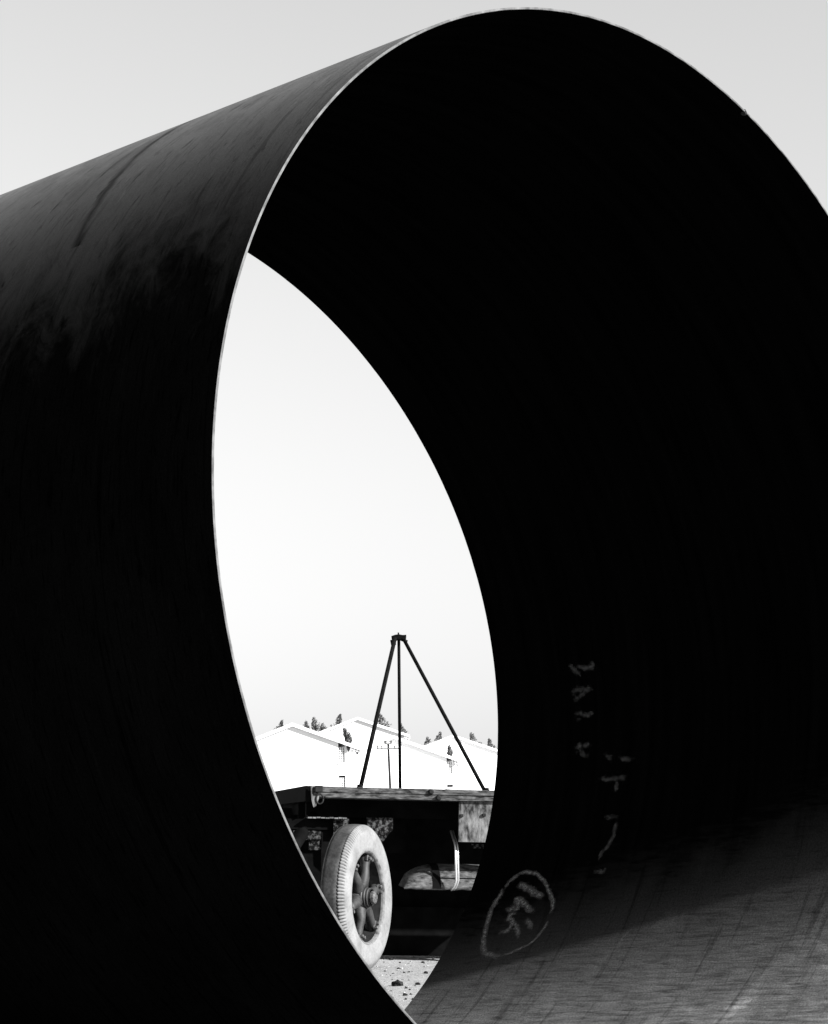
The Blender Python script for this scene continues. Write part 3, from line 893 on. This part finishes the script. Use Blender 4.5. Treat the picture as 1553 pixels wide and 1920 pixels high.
for s, nm in ((0.0, 'near_edge'), (PL, 'far_edge')):
    v, f = [], []
    rnd = random.Random(int(s * 10) + 1)
    for i in range(NP):
        ph = 2 * math.pi * i / NP
        sgn = -1 if s == 0 else 1
        e = .0006 + .0016 * max(0, mnoise.noise(Vector((math.cos(ph) * 40, math.sin(ph) * 40, s))))
        v += [shell(ph, s, PR), shell(ph, s + sgn * e, PR - .001 - e), shell(ph, s + sgn * e, PR - PTH + .001), shell(ph, s, PR - PTH)]
    for i in range(NP):
        k2 = (i + 1) % NP
        for q in range(3):
            fc = (i*4 + q, k2*4 + q, k2*4 + q + 1, i*4 + q + 1)
            f.append(fc if s == 0 else fc[::-1])
    mesh_obj(nm, v, f, M['rim_edge'], pipe)
# burrs of weld left on the rims
for ph, s in ((1.1787, .006), (2.5, PL - .004)):
    bm = bmesh.new(); bmesh.ops.create_icosphere(bm, subdivisions=2, radius=.010)
    for v_ in bm.verts:
        v_.co *= 1 + .4 * mnoise.noise(v_.co * 130)
    me = bpy.data.meshes.new('weld_burr'); bm.to_mesh(me); bm.free(); me.materials.append(M['black_steel'])
    o = bpy.data.objects.new('weld_burr', me); col.objects.link(o); o.parent = pipe; o.location = shell(ph, s, PR - .003)
# chalk marks on the inside, strokes given as (angle, length along) in the pipe
CHALK = {"ring": [[-0.4542, 1.7913], [-0.4517, 1.7612], [-0.4578, 1.706], [-0.4775, 1.6609], [-0.5046, 1.6207], [-0.5292, 1.5906], [-0.5514, 1.5706], [-0.5686, 1.5706]], "ring2": [[-0.5095, 1.6057], [-0.5366, 1.5756], [-0.5625, 1.5706]], "ringl": [[-0.4898, 1.8415], [-0.5194, 1.8566], [-0.5465, 1.8666], [-0.5846, 1.8566], [-0.6228, 1.8415], [-0.6511, 1.8214], [-0.6708, 1.7963], [-0.6806, 1.7562], [-0.6843, 1.706]], "ringb": [[-0.6818, 1.706], [-0.6757, 1.6659], [-0.6634, 1.6358], [-0.6535, 1.6057], [-0.6363, 1.5856], [-0.6117, 1.5706], [-0.5858, 1.5655]], "ringt": [[-0.4898, 1.8415], [-0.4738, 1.8265], [-0.4628, 1.8064], [-0.4542, 1.7863]], "w1": [[-0.576, 1.7713], [-0.5637, 1.7562], [-0.5575, 1.7361]], "w2": [[-0.5797, 1.6759], [-0.5908, 1.6508], [-0.6092, 1.6257]], "one": [[-0.48, 1.7813], [-0.4923, 1.7361], [-0.5071, 1.686], [-0.5218, 1.6358]], "v": [[-0.5514, 1.7963], [-0.5465, 1.7662], [-0.5489, 1.7412], [-0.5305, 1.7462], [-0.5206, 1.7662], [-0.528, 1.7361], [-0.5428, 1.701], [-0.5538, 1.6759], [-0.5612, 1.6508]], "p": [[-0.6129, 1.7763], [-0.6105, 1.7512], [-0.6068, 1.7361], [-0.5908, 1.7311], [-0.576, 1.7462], [-0.5748, 1.7662], [-0.5834, 1.7713]], "p2": [[-0.5797, 1.7462], [-0.5932, 1.7161], [-0.6129, 1.686], [-0.6326, 1.6709]], "a1": [[0.0185, 1.6458], [0.0111, 1.6308], [0.0, 1.6107], [-0.0111, 1.5856]], "a1b": [[0.0148, 1.6107], [0.0074, 1.5806], [0.0049, 1.5404], [0.0, 1.5154]], "a1c": [[0.0197, 1.5505], [0.0098, 1.5254], [0.0012, 1.5204]], "b1": [[-0.0517, 1.6458], [-0.0431, 1.6358], [-0.0369, 1.6107], [-0.0394, 1.5806], [-0.0394, 1.5455], [-0.032, 1.5404]], "b1b": [[-0.0615, 1.6358], [-0.0542, 1.6057], [-0.048, 1.5706]], "c1": [[-0.0911, 1.6358], [-0.0898, 1.6057], [-0.0972, 1.5756], [-0.0948, 1.5505], [-0.0948, 1.5304]], "c1b": [[-0.0948, 1.6257], [-0.1034, 1.6107], [-0.1083, 1.6007]], "d1": [[-0.1662, 1.6308], [-0.1625, 1.6057], [-0.1637, 1.5756], [-0.1637, 1.5455]], "d1b": [[-0.1637, 1.5906], [-0.1735, 1.5956], [-0.1834, 1.5856], [-0.1871, 1.5555]], "d1c": [[-0.1785, 1.6257], [-0.1748, 1.6057]], "e1": [[-0.1858, 1.4903], [-0.1932, 1.4702], [-0.2043, 1.4401]], "e1b": [[-0.1957, 1.42], [-0.2043, 1.3949], [-0.2055, 1.3648], [-0.2043, 1.3448]], "f1": [[-0.2412, 1.5003], [-0.2449, 1.4602], [-0.2462, 1.42], [-0.2462, 1.3698]], "f1b": [[-0.2486, 1.415], [-0.2646, 1.415], [-0.2794, 1.42]], "g1": [[-0.3335, 1.4501], [-0.3335, 1.415], [-0.3397, 1.3849]], "g1b": [[-0.3385, 1.3899], [-0.3618, 1.3899], [-0.384, 1.3899], [-0.3963, 1.3999], [-0.4086, 1.41], [-0.4185, 1.425], [-0.4406, 1.4301]], "g1c": [[-0.4603, 1.4501], [-0.464, 1.4301], [-0.4665, 1.3899], [-0.4542, 1.3849]]}
WID = {'ring': .018, 'ring2': .012, 'ringl': .026, 'ringb': .016, 'ringt': .020, 'one': .032, 'v': .030, 'p': .026, 'p2': .024}
GRP = {}
for k_ in CHALK:
    g_ = 'ring' if k_.startswith('ring') else ('p' if k_ in ('p', 'p2') else (k_ if k_ in ('one', 'v', 'w1', 'w2') else k_[0]))
    GRP.setdefault(g_, []).append(k_)
rnd = random.Random(12)
for g_, keys in GRP.items():
    v, f, fade = [], [], []
    for k_ in keys:
        pts = [Vector((ph * PR, s)) for ph, s in CHALK[k_]]
        wd = WID.get(k_, .026)
        # resample
        line = []
        for a, b_ in zip(pts[:-1], pts[1:]):
            nn = max(2, int((b_ - a).length / .008))
            line += [a.lerp(b_, i / nn) for i in range(nn)]
        line.append(pts[-1])
        base = len(v)
        for i, p in enumerate(line):
            t = (line[min(i + 2, len(line) - 1)] - line[max(i - 2, 0)])
            if t.length < 1e-6: t = Vector((1, 0))
            t.normalize(); nrm2 = Vector((-t.y, t.x))
            end = min(1, .45 + .25 * min(i, len(line) - 1 - i))
            for sg in (-1, -.45, 0, .45, 1):
                q = p + nrm2 * (sg * wd / 2 * 1.45 * (.6 + .4 * end) * rnd.uniform(.9, 1.1))
                v.append(shell(q.x / PR, max(.01, min(PL - .01, q.y)), PR - PTH - .0025))
                fade.append((1 - abs(sg)) ** .6 * end)
        for i in range(len(line) - 1):
            for q_ in range(4):
                f.append((base + 5*i + q_, base + 5*i + q_ + 1, base + 5*(i+1) + q_ + 1, base + 5*(i+1) + q_))
    cm = mesh_obj('chalk_mark', v, f, M['chalk' if g_ in ('ring', 'one', 'v', 'p', 'w1', 'w2') else 'faint_chalk'], pipe)
    fa = cm.data.attributes.new('fade', 'FLOAT', 'POINT'); fa.data.foreach_set('value', fade)

# ------------------------------------------------------------------ stones
def stone_mesh(seed, rad, flat=.7, rough=.55):
    bm = bmesh.new(); bmesh.ops.create_icosphere(bm, subdivisions=2, radius=rad)
    for v_ in bm.verts:
        n_ = mnoise.noise(v_.co / rad * 1.9 + Vector((seed * 7.1, seed * 3.3, 0)))
        v_.co *= 1 + rough * n_
        v_.co.z *= flat
    me = bpy.data.meshes.new('stone'); bm.to_mesh(me); bm.free()
    return me
def ground_at(px, py):
    r = ray(px, py); d = 8.0
    for _ in range(200):
        p = EYE + r * d
        if p.z <= ground_z(p.x, p.y): break
        d += .05
    return EYE + r * d
stones = [
    (746, 1849, .034, 'dark', 'largest dark rough clod on the lit ground, right of the tyre'),
    (784, 1847, .017, 'dark', 'small round dark stone near the pipe, right of the big clod'),
    (799, 1826, .016, 'dark', 'dark chip of stone against the slanting edge of the pipe'),
    (793, 1806, .014, 'dark', 'flat dark stone close under the shadow of the trailer'),
    (734, 1800, .020, 'dark', 'flat dark scrap lying at the shadow line next to the tyre'),
    (747, 1817, .009, 'dark', 'dark pebble with a pale stone on its right'),
    (752, 1817, .014, 'pale', 'pale stone beside a dark pebble in front of the trailer'),
    (760, 1867, .014, 'dark', 'small dark stone at the bottom of the lit patch of ground'),
    (750, 1806, .010, 'dark', 'tiny dark pebble just below the shadow line of the trailer'),
    (758, 1825, .009, 'dark', 'lone tiny dark pebble in the middle of the lit ground'),
]
for i, (px, py, rad, kind_, lab) in enumerate(stones):
    me = stone_mesh(i + 1, rad, .5 if 'flat' in lab else .75)
    me.materials.append(M['stone_dark' if kind_ == 'dark' else 'stone_pale'])
    o = bpy.data.objects.new('stone', me); col.objects.link(o)
    p = ground_at(px, py); o.location = (p.x, p.y, ground_z(p.x, p.y) + rad * .3)
    o.rotation_euler = (0, 0, i * 1.3)
    tag(o, lab, 'stone', 'stones on the lit ground')
# loose gravel, too many to count
rnd = random.Random(21)
v, f, mi = [], [], []
octa = [(1,0,0),(0,1,0),(-1,0,0),(0,-1,0),(0,0,1),(0,0,-1)]
of = [(0,1,4),(1,2,4),(2,3,4),(3,0,4),(1,0,5),(2,1,5),(3,2,5),(0,3,5)]
for k_ in range(5200):
    x, y = rnd.uniform(-2.2, 3.5), rnd.uniform(9.5, 19.5)
    s = .003 + .009 * rnd.random() ** 3
    z = ground_z(x, y) + s * .25
    an = rnd.random() * 6.28
    c, sn = math.cos(an), math.sin(an)
    n0 = len(v)
    js = [rnd.uniform(.6, 1.35) for _ in range(6)]
    for j_, (a, b_, c_) in zip(js, octa):
        a, b_, c_ = a * s * j_ * 1.3, b_ * s * j_, c_ * s * j_ * .7
        v.append((x + a * c - b_ * sn, y + a * sn + b_ * c, z + c_))
    m_ = 0 if rnd.random() < .3 else 1
    for t_ in of:
        f.append(tuple(n0 + q for q in t_)); mi.append(m_)
tag(mesh_obj('gravel', v, f, [M['stone_dark'], M['stone_pale']], None, False, mi), 'loose pale and dark gravel scattered over the sandy yard', 'gravel', kind='stuff')
